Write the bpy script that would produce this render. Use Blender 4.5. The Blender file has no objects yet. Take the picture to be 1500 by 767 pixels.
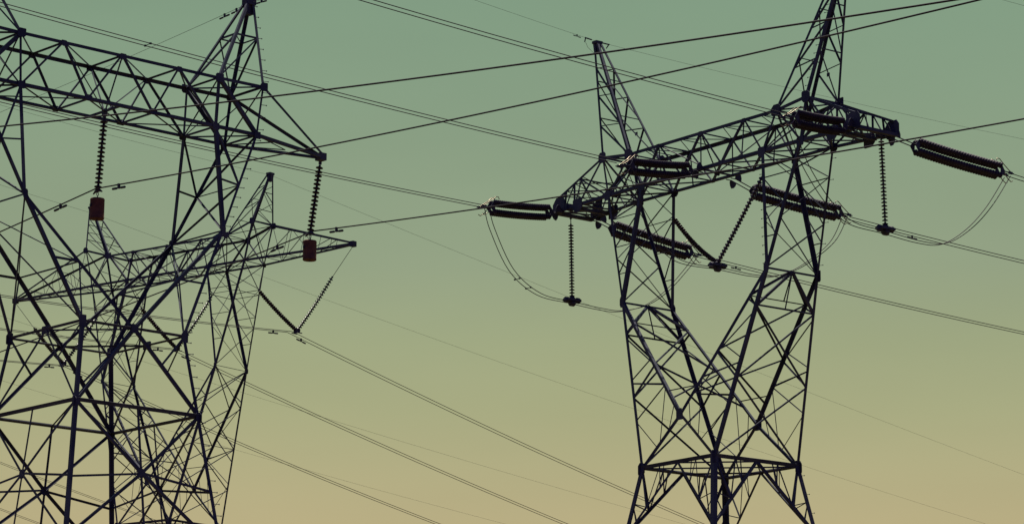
import bpy, math, random
from mathutils import Vector, Matrix
random.seed(7)
S = bpy.context.scene
COL = S.collection

# ---------------------------------------------------------------- camera
cam = bpy.data.cameras.new("camera")
cam.sensor_fit = 'HORIZONTAL'
cam.sensor_width = 36.0
cam.lens = 36.0 * 4497.53 / 1500.0
cam.clip_start = 0.5
cam.clip_end = 12000.0
camo = bpy.data.objects.new("camera", cam)
COL.objects.link(camo)
PITCH, ROLL = 0.2144, 0.0052
fw = Vector((0, math.cos(PITCH), math.sin(PITCH)))
up0 = Vector((0, -math.sin(PITCH), math.cos(PITCH)))
rt0 = Vector((1, 0, 0))
rt = rt0 * math.cos(ROLL) + up0 * math.sin(ROLL)
up = up0 * math.cos(ROLL) - rt0 * math.sin(ROLL)
m = Matrix((rt, up, -fw)).transposed().to_4x4()
m.translation = Vector((0, 0, 1.7))
camo.matrix_world = m
S.camera = camo

# ---------------------------------------------------------------- sky
W = bpy.data.worlds.new("World")
S.world = W
W.use_nodes = True
nt = W.node_tree
nt.nodes.clear()
N = nt.nodes.new
SUN_EL, SUN_AZ = math.radians(79), math.radians(10)     # azimuth from +Y towards +X
tc = N('ShaderNodeTexCoord')
sep = N('ShaderNodeSeparateXYZ')
nt.links.new(tc.outputs['Generated'], sep.inputs[0])
ramp = N('ShaderNodeValToRGB')
ramp.color_ramp.interpolation = 'LINEAR'
def lin(r, g, b):
    f = lambda c: (c / 255 / 12.92) if c / 255 <= .04045 else ((c / 255 + .055) / 1.055) ** 2.4
    return (f(r), f(g), f(b), 1)
stops = [(0.00, lin(208, 184, 130)), (0.08, lin(204, 182, 132)), (0.1317, lin(185, 174, 131)), (0.1649, lin(169, 171, 129)), (0.1867, lin(160, 168, 129)),
         (0.2125, lin(148, 162, 131)), (0.2646, lin(136, 159, 131)), (0.2902, lin(131, 157, 130)), (0.33, lin(122, 152, 129)), (0.55, lin(96, 130, 122)), (1.0, lin(70, 100, 112))]
cr = ramp.color_ramp
while len(cr.elements) > 1:
    cr.elements.remove(cr.elements[-1])
cr.elements[0].position, cr.elements[0].color = stops[0]
for p, c in stops[1:]:
    e = cr.elements.new(p)
    e.color = c
nt.links.new(sep.outputs['Z'], ramp.inputs[0])
sky = N('ShaderNodeTexSky')
sky.sky_type = 'NISHITA'
sky.sun_disc = False
sky.sun_elevation = SUN_EL
sky.sun_rotation = SUN_AZ
sky.dust_density = 2.0
bg1 = N('ShaderNodeBackground'); bg1.inputs['Strength'].default_value = 1.0
bg2 = N('ShaderNodeBackground'); bg2.inputs['Strength'].default_value = 0.05
mx = N('ShaderNodeMixShader'); mx.inputs[0].default_value = 0.04
# unseen sky behind and overhead, made dark navy to light the steel blue
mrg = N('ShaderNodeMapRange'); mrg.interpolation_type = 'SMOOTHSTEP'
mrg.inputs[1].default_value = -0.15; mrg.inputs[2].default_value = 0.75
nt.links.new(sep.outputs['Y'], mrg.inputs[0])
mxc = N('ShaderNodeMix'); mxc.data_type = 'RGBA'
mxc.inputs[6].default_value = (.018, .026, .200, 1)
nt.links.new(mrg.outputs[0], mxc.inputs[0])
# faint uneven bands of thin high haze in the evening sky
mp_ = N('ShaderNodeMapping'); mp_.inputs['Scale'].default_value = (3.0, 3.0, 14.0)
nz = N('ShaderNodeTexNoise'); nz.inputs['Scale'].default_value = 1.6; nz.inputs['Detail'].default_value = 5
nt.links.new(tc.outputs['Generated'], mp_.inputs[0]); nt.links.new(mp_.outputs[0], nz.inputs['Vector'])
nr = N('ShaderNodeMapRange'); nr.inputs[1].default_value = .3; nr.inputs[2].default_value = .7
nr.inputs[3].default_value = .965; nr.inputs[4].default_value = 1.035
nt.links.new(nz.outputs['Fac'], nr.inputs[0])
vm = N('ShaderNodeVectorMath'); vm.operation = 'SCALE'
nt.links.new(ramp.outputs[0], vm.inputs[0]); nt.links.new(nr.outputs[0], vm.inputs['Scale'])
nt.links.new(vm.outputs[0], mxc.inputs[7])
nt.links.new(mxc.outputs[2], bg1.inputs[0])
nt.links.new(sky.outputs[0], bg2.inputs[0])
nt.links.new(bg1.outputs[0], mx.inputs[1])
nt.links.new(bg2.outputs[0], mx.inputs[2])
wo = N('ShaderNodeOutputWorld')
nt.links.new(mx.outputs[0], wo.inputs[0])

# ---------------------------------------------------------------- sun
sl = bpy.data.lights.new("sun", 'SUN')
sl.energy = 5.0
sl.angle = math.radians(0.5)
sl.color = (1.0, 0.93, 0.80)
so = bpy.data.objects.new("sun", sl)
COL.objects.link(so)
sd = Vector((math.sin(SUN_AZ) * math.cos(SUN_EL), math.cos(SUN_AZ) * math.cos(SUN_EL), math.sin(SUN_EL)))
so.rotation_euler = sd.to_track_quat('Z', 'Y').to_euler()
so.location = (0, 0, 90)

vs = S.view_settings
vs.view_transform = 'Standard'
vs.look = 'None'
vs.exposure = 0.0
vs.gamma = 1.0
vs.use_curve_mapping = False

# ---------------------------------------------------------------- materials
def mat(name, c1, c2, rough, metal=0.0, scale=3.0, spec=0.5, bump=0.0):
    M = bpy.data.materials.new(name)
    M.use_nodes = True
    t = M.node_tree
    b = t.nodes['Principled BSDF']
    b.inputs['Metallic'].default_value = metal
    b.inputs['Specular IOR Level'].default_value = spec
    co = t.nodes.new('ShaderNodeTexCoord')
    n = t.nodes.new('ShaderNodeTexNoise')
    n.inputs['Scale'].default_value = scale
    n.inputs['Detail'].default_value = 6
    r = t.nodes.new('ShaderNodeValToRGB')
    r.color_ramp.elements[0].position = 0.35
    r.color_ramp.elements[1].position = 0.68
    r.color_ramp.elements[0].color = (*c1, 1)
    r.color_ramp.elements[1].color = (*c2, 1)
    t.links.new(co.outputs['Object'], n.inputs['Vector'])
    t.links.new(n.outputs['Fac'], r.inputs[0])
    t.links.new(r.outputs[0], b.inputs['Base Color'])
    mr = t.nodes.new('ShaderNodeMapRange')
    mr.inputs[3].default_value = max(0.05, rough - .12)
    mr.inputs[4].default_value = min(1, rough + .12)
    t.links.new(n.outputs['Fac'], mr.inputs[0])
    t.links.new(mr.outputs[0], b.inputs['Roughness'])
    if bump:
        bp = t.nodes.new('ShaderNodeBump')
        bp.inputs['Strength'].default_value = bump
        bp.inputs['Distance'].default_value = 0.01
        t.links.new(n.outputs['Fac'], bp.inputs['Height'])
        t.links.new(bp.outputs[0], b.inputs['Normal'])
    return M
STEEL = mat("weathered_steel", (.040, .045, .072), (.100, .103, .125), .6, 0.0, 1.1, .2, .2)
PORC = mat("brown_porcelain", (.038, .030, .046), (.068, .050, .066), .55, 0.0, 3, .25)
GLAZE = mat("glossy_glazed_porcelain", (.030, .022, .028), (.060, .042, .044), .3, 0.0, 6, .5)
FITT = mat("dark_fittings", (.04, .04, .055), (.075, .07, .085), .5, 0.0, 9, .35)
WIRE = mat("weathered_aluminium", (.030, .022, .026), (.052, .040, .042), .6, 0.0, 2, .4)
BRASS = mat("bright_horn_rod", (.24, .19, .13), (.42, .33, .22), .3, .5, 12, .5)
RUST = mat("rusty_red_drum", (.130, .054, .036), (.230, .095, .052), .85, 0.0, 5, .3, .5)
CONC = mat("concrete_footing", (.22, .21, .19), (.34, .32, .29), .9, 0, 3, .2, .4)
FIELD = mat("dry_grass_field", (.050, .036, .018), (.095, .068, .034), .95, 0, .08, .1, .3)

# ---------------------------------------------------------------- mesh helpers
class MB:
    def __init__(self):
        self.v, self.f, self.sm = [], [], []
    def add(self, vs_, fs, smooth=False):
        o = len(self.v)
        self.v += [tuple(p) for p in vs_]
        for q in fs:
            self.f.append([i + o for i in q])
            self.sm.append(smooth)
    def build(self, name, material, parent=None, loc=None):
        me = bpy.data.meshes.new(name)
        me.from_pydata(self.v, [], self.f)
        me.polygons.foreach_set('use_smooth', self.sm)
        me.materials.append(material)
        me.update()
        ob = bpy.data.objects.new(name, me)
        COL.objects.link(ob)
        if parent is not None:
            ob.parent = parent
        if loc is not None:
            ob.location = loc
        return ob
    # rolled steel angle between two points, heel pointing along 'out'
    def angle(self, A, B, w, out, flat=False):
        A, B = Vector(A), Vector(B)
        d = B - A
        if d.length < 1e-4:
            return
        d.normalize()
        o = Vector(out) - d * d.dot(Vector(out))
        if o.length < 1e-3:
            o = d.orthogonal()
        o.normalize()
        s = d.cross(o)
        if flat:                       # one leg lies in the face, the other points inwards
            o = (o + s).normalized(); s = d.cross(o)
        u = (-o + s).normalized()
        v = (-o - s).normalized()
        th = max(.010, w * .13)
        heel = o * (w * .36)
        prof = [(0, 0), (w, 0), (w, th), (th, th), (th, w), (0, w)]
        ring = [heel + u * a + v * b for a, b in prof]
        vs_ = [A + r for r in ring] + [B + r for r in ring]
        fs = [[i, (i + 1) % 6, 6 + (i + 1) % 6, 6 + i] for i in range(6)]
        fs += [[5, 4, 3, 0], [3, 2, 1, 0], [6, 9, 10, 11], [6, 7, 8, 9]]
        self.add(vs_, fs)
    def box(self, c, hx, hy, hz):
        c, hx, hy, hz = Vector(c), Vector(hx), Vector(hy), Vector(hz)
        vs_ = [c + hx * a + hy * b + hz * e for a in (-1, 1) for b in (-1, 1) for e in (-1, 1)]
        self.add(vs_, [[0, 1, 3, 2], [4, 6, 7, 5], [0, 4, 5, 1], [2, 3, 7, 6], [0, 2, 6, 4], [1, 5, 7, 3]])
    # flat polygon plate with thickness; pts in (a,b) of axes ua, ub
    def plate(self, c, ua, ub, pts, th):
        c, ua, ub = Vector(c), Vector(ua).normalized(), Vector(ub).normalized()
        n = ua.cross(ub).normalized() * (th / 2)
        k = len(pts)
        vs_ = [c + ua * a + ub * b + n for a, b in pts] + [c + ua * a + ub * b - n for a, b in pts]
        fs = [list(range(k)), list(range(2 * k - 1, k - 1, -1))]
        fs += [[i, k + i, k + (i + 1) % k, (i + 1) % k] for i in range(k)]
        self.add(vs_, fs)
    def tube(self, P, r, n=6, cap=True):
        P = [Vector(p) for p in P]
        k = len(P)
        t = (P[1] - P[0]).normalized()
        a = t.orthogonal().normalized()
        vs_, fs = [], []
        for i, p in enumerate(P):
            if i == 0: tt = P[1] - P[0]
            elif i == k - 1: tt = P[-1] - P[-2]
            else: tt = P[i + 1] - P[i - 1]
            tt.normalize()
            a = (a - tt * a.dot(tt)).normalized()
            b = tt.cross(a)
            rr = r[i] if isinstance(r, (list, tuple)) else r
            for j in range(n):
                q = 2 * math.pi * j / n
                vs_.append(p + (a * math.cos(q) + b * math.sin(q)) * rr)
        for i in range(k - 1):
            for j in range(n):
                fs.append([i * n + j, i * n + (j + 1) % n, (i + 1) * n + (j + 1) % n, (i + 1) * n + j])
        self.add(vs_, fs, True)
        if cap:
            self.add(vs_[:n], [list(range(n - 1, -1, -1))])
            self.add(vs_[-n:], [list(range(n))])
    # lathe of (radius, distance) profile along A + d*dist
    def lathe(self, A, d, prof, n=16):
        A, d = Vector(A), Vector(d).normalized()
        a = d.orthogonal().normalized()
        b = d.cross(a)
        vs_, fs = [], []
        for r, z in prof:
            for j in range(n):
                q = 2 * math.pi * j / n
                vs_.append(A + d * z + (a * math.cos(q) + b * math.sin(q)) * max(r, .0005))
        for i in range(len(prof) - 1):
            for j in range(n):
                fs.append([i * n + j, i * n + (j + 1) % n, (i + 1) * n + (j + 1) % n, (i + 1) * n + j])
        self.add(vs_, fs, True)

def tag(o, label=None, cat=None, group=None, kind=None):
    if label: o['label'] = label
    if cat: o['category'] = cat
    if group: o['group'] = group
    if kind: o['kind'] = kind
    return o
def empty(name, loc, rz=0.0):
    o = bpy.data.objects.new(name, None)
    COL.objects.link(o)
    o.location = loc
    o.rotation_euler = (0, 0, rz)
    o.empty_display_size = .5
    return o
def V(*a): return Vector(a)
def lp(a, b, t): return a.lerp(b, t)

# ---------------------------------------------------------------- ground
g = MB()
R_ = 6000
nseg = 24
gv, gf = [], []
for i in range(nseg + 1):
    for j in range(nseg + 1):
        gv.append(((i / nseg - .5) * 2 * R_, (j / nseg - .5) * 2 * R_ + 400, 0))
for i in range(nseg):
    for j in range(nseg):
        q = i * (nseg + 1) + j
        gf.append([q, q + nseg + 1, q + nseg + 2, q + 1])
g.add(gv, gf)
tag(g.build("ground", FIELD), kind='structure')

# ---------------------------------------------------------------- towers
TW = {
 'A': dict(D=100., X=-13.7461, yaw=-.728, a=2.4032, br=2.4888, zr=18.1659, a2=2.0167, b2=2.1171, z2=20.8349, bx=2.1171, zx=20.8349,
           xp=3.956, bp=1.4741, zp=24.8341, co=5.6957, ci=3.9281, bb=.932, zb=28.5834, pi=4.0128, po=5.9252, bt=.9441, zt=30.3468,
           zto=30.3774, pa=5.9231, za=33.6855, xt=9.2604, zti=28.5728, bti=.10, grow=.14),
 'B': dict(D=135., X=9.2613, yaw=.9136, a=2.4189, br=2.463, zr=21.8278, bx=2.2845, zx=23.9845, xp=4.8859, bp=1.5075, zp=29.8841,
           co=6.5765, ci=4.1027, bb=.9594, zb=35.2794, pi=5.0408, po=6.977, bt=.9541, zt=36.9939, zto=37.2115, pa=8.5453, za=43.3665,
           xt=10.4396, zti=35.1496, bti=1.1193, grow=.175),
 'C': dict(D=185., X=-20.6504, yaw=.6544, a=2.167, br=2.2674, zr=25.4939, bx=2.032, zx=27.97, xp=4.735, bp=1.3894, zp=34.7292,
           co=6.4208, ci=3.3528, bb=.8793, zb=40.9857, pi=4.9751, po=7.0386, bt=.9139, zt=42.7518, zto=43.3749, pa=7.5631, za=46.368,
           xt=14.2319, zti=41.0982, bti=.10, grow=.17),
}
SG = [(-1, -1), (1, -1), (1, 1), (-1, 1)]

def make_tower(key, label, wd):
    q = TW[key]
    root = empty("transmission_tower", (q['X'], q['D'], 0), -q['yaw'])
    tag(root, label, "power pylon", "lattice steel transmission towers")
    HV, CH, MD, BR, TH = wd            # leg, chord, medium, brace, thin angle widths
    R = lambda x, y: V(x * q['a'], y * q['br'], q['zr'])
    X = lambda y: V(0, y * q['bx'], q['zx'])
    P = lambda x, y: V(x * q['xp'], y * q['bp'], q['zp'])
    BO = lambda x, y: V(x * q['co'], y * q['bb'], q['zb'])
    BI = lambda x, y: V(x * q['ci'], y * q['bb'], q['zb'])
    TO = lambda x, y: V(x * q['po'], y * q['bt'], q['zto'])
    TI = lambda x, y: V(x * q['pi'], y * q['bt'], q['zt'])
    AP = lambda x, y: V(x * q['pa'] + .0, y * .09, q['za'])
    TP = lambda x, y: V(x * q['xt'], y * q['bti'], q['zti'])
    gz = q['zr']
    def G(x, y, z): 
        e = q['grow'] * (q['zr'] - z)
        return V(x * (q['a'] + e), y * (q['br'] + e), z)
    def part(name):
        return dict(name=name, br=MB(), ch=[], gu=[], bo=[])
    def axis_out(A, B):
        c = (A + B) / 2
        o = V(c.x, c.y, 0)
        return o if o.length > .2 else V(0, 0, 1)
    def arm_out(A, B, sx):
        c = (A + B) / 2
        return V(c.x - sx * 4.6, c.y, 0) if c.z > q['zp'] + .2 else V(c.x, c.y, 0) if abs(c.y) > .3 else V(sx, 0, 0)
    def br(p, A, B, w, out=None):
        p['br'].angle(A, B, w, out if out is not None else axis_out(A, B), True)
    def ch(p, A, B, w, out=None, nm='chord'):
        mb = MB()
        mb.angle(A, B, w, out if out is not None else axis_out(A, B), nm in ('diagonal', 'ring_beam'))
        p['ch'].append((nm, mb))
    def gus(p, c, ua, ub, w, h, off=None):
        mb = MB()
        k = [random.uniform(.08, .62) for _ in range(4)]     # cut corners differ from plate to plate
        pts = [(-w, -h * (1 - k[0])), (-w * (1 - k[0]), -h), (w * (1 - k[1]), -h), (w, -h * (1 - k[1])),
               (w, h * (1 - k[2])), (w * (1 - k[2]), h), (-w * (1 - k[3]), h), (-w, h * (1 - k[3]))]
        mb.plate(Vector(c) + (Vector(off) if off is not None else V(0, 0, 0)), ua, ub, pts, .024)
        p['gu'].append(mb)
    def fin(p):
        ob = p['br'].build(p['name'], STEEL, root)
        for nm, mb in p['ch']: mb.build(nm, STEEL, ob)
        for mb in p['gu']: mb.build('gusset_plate', STEEL, ob)
        for mb in p['bo']: mb.build('step_bolt', STEEL, ob)
        return ob
    def bolts(p, A, B, dirv, sp=.38):
        A, B = Vector(A), Vector(B)
        n = max(1, int((B - A).length / sp))
        for i in range(n):
            c = lp(A, B, (i + .5) / n)
            d = Vector(dirv).normalized()
            mb = MB()
            mb.tube([c + d * .03, c + d * .20], .011, 6)
            mb.lathe(c + d * .20, d, [(0, 0), (.026, 0), (.026, .02), (0, .02)], 6)
            p['bo'].append(mb)
    xh, yh, zh = V(1, 0, 0), V(0, 1, 0), V(0, 0, 1)

    # ---- fork arms
    for sx in (-1, 1):
        p = part('fork_arm')
        for sy in (-1, 1):
            r, pp, bo, bi, xx = R(sx, sy), P(sx, sy), BO(sx, sy), BI(sx, sy), X(sy)
            o2 = V(sx, sy, 0); oi = V(-sx, sy, 0)
            if key == 'A':
                r2 = V(sx * q['a2'], sy * q['b2'], q['z2'])
                ch(p, r, r2, CH * 1.1, o2); ch(p, r2, pp, CH, o2)
            else:
                ch(p, r, pp, CH, o2)
            ch(p, pp, xx, CH, oi)
            ch(p, pp, bo, MD * 1.25, o2)
            ch(p, pp, bi, CH * 1.15, oi)
            # side faces of the upper arm
            yo = V(0, sy, 0)
            if key == 'A':
                br(p, lp(pp, bi, .5), lp(pp, bo, .47), BR, yo)
                br(p, bi, lp(pp, bo, .47), BR, yo)
                br(p, lp(pp, bi, .02), lp(pp, bo, .47), TH, yo)
            else:
                ts = [.26, .51, .77]
                for i, t in enumerate(ts):
                    br(p, lp(pp, bi, t), lp(pp, bo, t), TH, yo)
                tt = ts + [1.0]
                for i in range(3):
                    br(p, lp(pp, bo, tt[i]), lp(pp, bi, tt[i + 1]), TH, yo)
            # side faces of the lower arm
            o_ = (lambda t: lp(r, pp, t))               # up the outer chord
            i_ = (lambda t: lp(xx, pp, t))              # up the inner chord
            if key == 'A':
                r2 = V(sx * q['a2'], sy * q['b2'], q['z2'])
                br(p, lp(pp, r2, .5), lp(pp, xx, .5), MD, yo)
                br(p, r2, lp(pp, xx, .5), BR, yo)
            else:
                br(p, o_(.80), i_(.79), BR, yo)
                br(p, o_(.77), i_(.42), BR, yo)
                br(p, o_(.52), i_(.49), TH, yo)
                br(p, o_(.50), i_(.26), BR, yo)
                br(p, o_(.42), i_(.43), BR, yo)
                br(p, o_(.28), i_(.255), TH, yo)
                lx = lambda t: lp(r, xx, t)
                br(p, o_(.27), lx(.39), TH, yo)
                br(p, i_(.25), lx(.47), TH, yo)
                br(p, i_(.10), lx(.70), TH, yo)
                br(p, o_(.50), i_(.255), BR, yo)
        # outer and inner faces (across y)
        xo = V(sx, 0, 0); xi = V(-sx, 0, 0)
        if key == 'A':
            for a in (-1, 1):
                br(p, lp(P(sx, a), BO(sx, a), .47), BO(sx, -a), BR, xo)
                br(p, P(sx, a), lp(P(sx, -a), BO(sx, -a), .47), BR, xo)
                br(p, P(sx, a), V(sx * q['a2'], -a * q['b2'], q['z2']), BR, xo)
                br(p, P(sx, a), lp(P(sx, -a), X(-a), .5), TH, xi)
            br(p, lp(P(sx, -1), X(-1), .5), lp(P(sx, 1), X(1), .5), BR, xi)
            br(p, lp(P(sx, -1), BO(sx, -1), .47), lp(P(sx, 1), BO(sx, 1), .47), TH, xo)
            br(p, P(sx, -1), P(sx, 1), BR, xo)
        else:
            f = lambda t, s: lp(P(sx, s), BO(sx, s), t)
            fi = lambda t, s: lp(P(sx, s), BI(sx, s), t)
            br(p, P(sx, -1), f(.40, 1), BR, xo); br(p, P(sx, 1), f(.40, -1), BR, xo)
            br(p, f(.40, 1), f(.77, -1), BR, xo); br(p, f(.40, -1), f(.77, 1), TH, xo)
            br(p, f(.77, -1), BO(sx, 1), BR, xo)
            br(p, fi(.40, -1), fi(.80, 1), TH, xi); br(p, P(sx, 1), fi(.40, -1), TH, xi); br(p, fi(.80, 1), BI(sx, -1), TH, xi)
            Pm = (P(sx, -1) + P(sx, 1)) / 2
            br(p, P(sx, -1), P(sx, 1), MD if key == 'B' else TH, V(0, 0, 1))
            for s in ((-1, 1) if key == 'B' else ()):
                ko = lp(P(sx, s), R(sx, s), .20); ki = lp(P(sx, s), X(s), .19)
                br(p, Pm, ko, MD * 1.15, xo); br(p, Pm, ki, MD * 1.15, xi)
            ko = [lp(P(sx, s), R(sx, s), .20) for s in (-1, 1)]
            ki = [lp(P(sx, s), X(s), .19) for s in (-1, 1)]
            if key == 'B':
                br(p, ko[0], ko[1], BR, xo); br(p, ki[0], ki[1], TH, xi)
                br(p, Pm, lp(ko[0], ko[1], .5), TH, xo); br(p, Pm, lp(ki[0], ki[1], .6), TH, xi)
            else:
                dq = [f(.72, -1), f(.72, 1), fi(.72, 1), fi(.72, -1)]
                for a, b in zip(dq, dq[1:] + dq[:1]): br(p, a, b, TH, V(0, 0, 1))
            F = lambda t, s: lp(P(sx, s), R(sx, s), t)
            I = lambda t, s: lp(P(sx, s), X(s), t)
            pan = [.20, .585, 1.0] if key == 'B' else [0, .24, .50, .76, 1.0]
            for a, b in zip(pan[:-1], pan[1:]):
                br(p, F(a, -1), F(b, 1), BR, xo); br(p, F(a, 1), F(b, -1), BR, xo)
            pi_ = [.19, .56, .86] if key == 'B' else [0, .32, .64, .98]
            for a, b in zip(pi_[:-1], pi_[1:]):
                br(p, I(a, -1), I(b, 1), BR, xi); br(p, I(a, 1), I(b, -1), BR, xi)
            if key == 'C':
                br(p, F(.50, -1), F(.50, 1), TH, xo)
        for sy in (-1, 1):
            s = HV / (.20 if key != 'C' else .27)
            gus(p, P(sx, sy), xh, zh, .13 * s, .24 * s, V(0, sy * .05, 0))
            gus(p, BI(sx, sy), xh, zh, .22 * s, .20 * s, V(0, sy * .05, 0))
            gus(p, BO(sx, sy), xh, zh, .20 * s, .20 * s, V(0, sy * .05, 0))
        if key == 'A' and sx == 1:
            bolts(p, BO(1, -1), P(1, -1), V(1, -.3, 0)); bolts(p, P(1, -1), V(q['a2'], -q['b2'], q['z2']), V(1, -.3, 0))
            bolts(p, V(q['a2'], -q['b2'], q['z2']), R(1, -1), V(1, -.3, 0))
        if key == 'B' and sx == 1:
            bolts(p, BI(1, -1), P(1, -1), V(-1, 0, 0), .40)
            bolts(p, BO(1, 1), P(1, 1), V(1, .3, 0), .9)
        fin(p)

    # ---- beam
    p = part('beam')
    tf = [-1, -.58, 0, .58, 1]                      # top panel points
    bf = [-1, -1 / 3, 1 / 3, 1]                     # bottom panel points
    for sy in (-1, 1):
        yo = V(0, sy, 0)
        Tn = [lp(TI(-1, sy), TI(1, sy), (t + 1) / 2) for t in tf]
        Bn = [lp(BI(-1, sy), BI(1, sy), (t + 1) / 2) for t in bf]
        ch(p, TI(-1, sy), TI(1, sy), CH, V(0, sy, 1)); ch(p, BI(-1, sy), BI(1, sy), CH, V(0, sy, -1))
        for sx in (-1, 1):
            ch(p, TI(sx, sy), TO(sx, sy), CH, V(0, sy, 1)); ch(p, BI(sx, sy), BO(sx, sy), CH, V(0, sy, -1))
            ch(p, BI(sx, sy), TI(sx, sy), MD * 1.2, V(-sx, sy, 0), 'post')
            ch(p, BO(sx, sy), TO(sx, sy), MD * 1.1, V(sx, sy, 0), 'post')
            ch(p, TI(sx, sy), BO(sx, sy), (HV if key == 'A' else MD * 1.2), yo, 'diagonal')
            br(p, BI(sx, sy), lp(TI(sx, sy), BO(sx, sy), .5), TH, yo)
        seq = [Bn[0], Tn[1], Bn[1], Tn[2], Bn[2], Tn[3], Bn[3]]
        for a, b in zip(seq[:-1], seq[1:]):
            br(p, a, b, MD, yo)
        if key != 'A':
            for i in range(3):
                br(p, lp(Bn[i], Bn[i + 1], .5), Tn[i + 1], TH, yo)
        for i, t in enumerate(Tn[1:4]): gus(p, t, xh, zh, .13, .10, V(0, sy * .04, -.05))
        for i, t in enumerate(Bn[1:3]): gus(p, t, xh, zh, .15, .10, V(0, sy * .04, .05))
        for sx in (-1, 1):
            s = HV / .20
            gus(p, TI(sx, sy), xh, zh, .26 * s, .24 * s, V(0, sy * .05, -.02)); gus(p, TO(sx, sy), xh, zh, .24 * s, .24 * s, V(0, sy * .05, -.02))
    def Tt(t, s): return lp(TI(-1, s), TI(1, s), (t + 1) / 2)
    def Bt(t, s): return lp(BI(-1, s), BI(1, s), (t + 1) / 2)
    upz, dnz = V(0, 0, 1), V(0, 0, -1)
    for t in tf:
        br(p, Tt(t, -1), Tt(t, 1), BR, upz)
    if key == 'A':
        tl = [-1, -.58, 0, .58, 1]
        for a, b in zip(tl[:-1], tl[1:]):
            br(p, Tt(a, -1), Tt(b, 1), BR, upz)
    else:
        mids = [-.79, -.29, .29, .79]
        for i, t in enumerate(mids):
            br(p, Tt(t, -1), Tt(t, 1), TH, upz)
            br(p, Tt(t, -1), Tt(tf[i + 1], 1), TH, upz); br(p, Tt(t, -1), Tt(tf[i], 1), TH, upz)
    for t in bf:
        br(p, Bt(t, -1), Bt(t, 1), BR, dnz)
    bl = bf
    for i, (a, b) in enumerate(zip(bl[:-1], bl[1:])):
        br(p, Bt(a, -1), Bt(b, 1), BR, dnz)
        if key != 'A' or i != 1: br(p, Bt(b, -1), Bt(a, 1), TH, dnz)
    # mid hanger for the centre phase
    hc = V(0, 0, q['zb'] - .02)
    br(p, Bt(0, -1), Bt(0, 1), MD, dnz)
    for s in (-1, 1):
        br(p, Tt(0, s), hc, BR if key == 'A' else TH, V(s, 0, 0)); br(p, Tt(-.58 if s < 0 else .58, s), hc, TH, V(1, 0, 0))
    gus(p, hc, yh, zh, .16, .12)
    for sx in (-1, 1):
        for (f1, f2) in ((TI, TO), (BI, BO)):
            br(p, f1(sx, -1), f2(sx, 1), BR, upz); br(p, f1(sx, 1), f2(sx, -1), BR, upz)
        br(p, TO(sx, -1), TO(sx, 1), MD, upz); br(p, BO(sx, -1), BO(sx, 1), BR, dnz)
        br(p, TO(sx, -1), BO(sx, 1), BR, xh); br(p, TO(sx, 1), BO(sx, -1), BR, xh)
        br(p, TI(sx, -1), BI(sx, 1), BR, xh); br(p, TI(sx, 1), BI(sx, -1), BR, xh)
    fin(p)

    # ---- cross arms beyond the peaks
    for sx in (-1, 1):
        p = part('cross_arm')
        for sy in (-1, 1):
            yo = V(0, sy, 0)
            bo, to, tp = BO(sx, sy), TO(sx, sy), TP(sx, sy)
            ch(p, bo, tp, CH, V(0, sy, -1))
            if key == 'B':
                tt = tp + V(-sx * .25, 0, .62)
                ch(p, to, tt, MD * 1.2, V(0, sy, 1))
                tm = lp(bo, tp, .55)
                ch(p, to, tm, MD * 1.1, yo, 'diagonal')
                br(p, lp(to, tt, .5), lp(bo, tp, .28), BR, yo); br(p, bo, lp(to, tt, .5), BR, yo)
                br(p, lp(to, tt, .5), tm, TH, yo)
                mb = MB()
                mb.plate(tp + V(-sx * .42, sy * .04, .30), xh, zh, [(-.46, -.34), (.44, -.34), (.44, .18), (.30, .36), (-.20, .36), (-.46, .05)], .03)
                p['gu'].append(mb)
                gus(p, tm, xh, zh, .34, .32, V(0, sy * .05, 0))
            else:
                tt = tp + V(0, 0, .12)
                ch(p, to, tt, MD * 1.3, V(0, sy, 1))
                n = 4 if key == 'A' else 5
                if key == 'A':
                    br(p, lp(bo, tp, .3), BO(sx, -sy), TH, dnz)
                    br(p, bo, lp(bo.lerp(tp, .55), lp(BO(sx, -sy), TP(sx, -sy), .55), .5), TH, dnz)
                else:
                    for i in range(n):
                        t0, t1 = i / n, (i + 1) / n
                        if i: br(p, lp(to, tt, t0), lp(bo, tp, t0), TH, yo)
                        if i < n - 1:
                            if i % 2: br(p, lp(bo, tp, t0), lp(to, tt, t1), TH, yo)
                            else: br(p, lp(to, tt, t0), lp(bo, tp, t1), TH, yo)
        if key == 'C':
            for i in range(4):
                t0, t1 = i / 5, (i + 1) / 5
                s = 1 if i % 2 else -1
                br(p, lp(BO(sx, -s), TP(sx, -s), t0), lp(BO(sx, s), TP(sx, s), t1), TH, dnz)
                br(p, lp(BO(sx, -1), TP(sx, -1), t1), lp(BO(sx, 1), TP(sx, 1), t1), TH, dnz)
                if i < 2: br(p, lp(TO(sx, -1), TP(sx, -1), t1), lp(TO(sx, 1), TP(sx, 1), t1), TH, upz)
        if key == 'B':
            m1 = [lp(BO(sx, s), TP(sx, s), .5) for s in (-1, 1)]
            br(p, m1[0], m1[1], BR, dnz); br(p, BO(sx, -1), m1[1], BR, dnz); br(p, BO(sx, 1), m1[0], BR, dnz)
            br(p, m1[0], TP(sx, 1), TH, dnz); br(p, m1[1], TP(sx, -1), TH, dnz)
            u = [lp(TO(sx, s), TP(sx, s) + V(-sx * .25, 0, .62), .5) for s in (-1, 1)]
            br(p, u[0], u[1], BR, upz); br(p, TO(sx, -1), u[1], BR, upz); br(p, u[0], TP(sx, 1) + V(-sx * .25, 0, .62), TH, upz)
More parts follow.
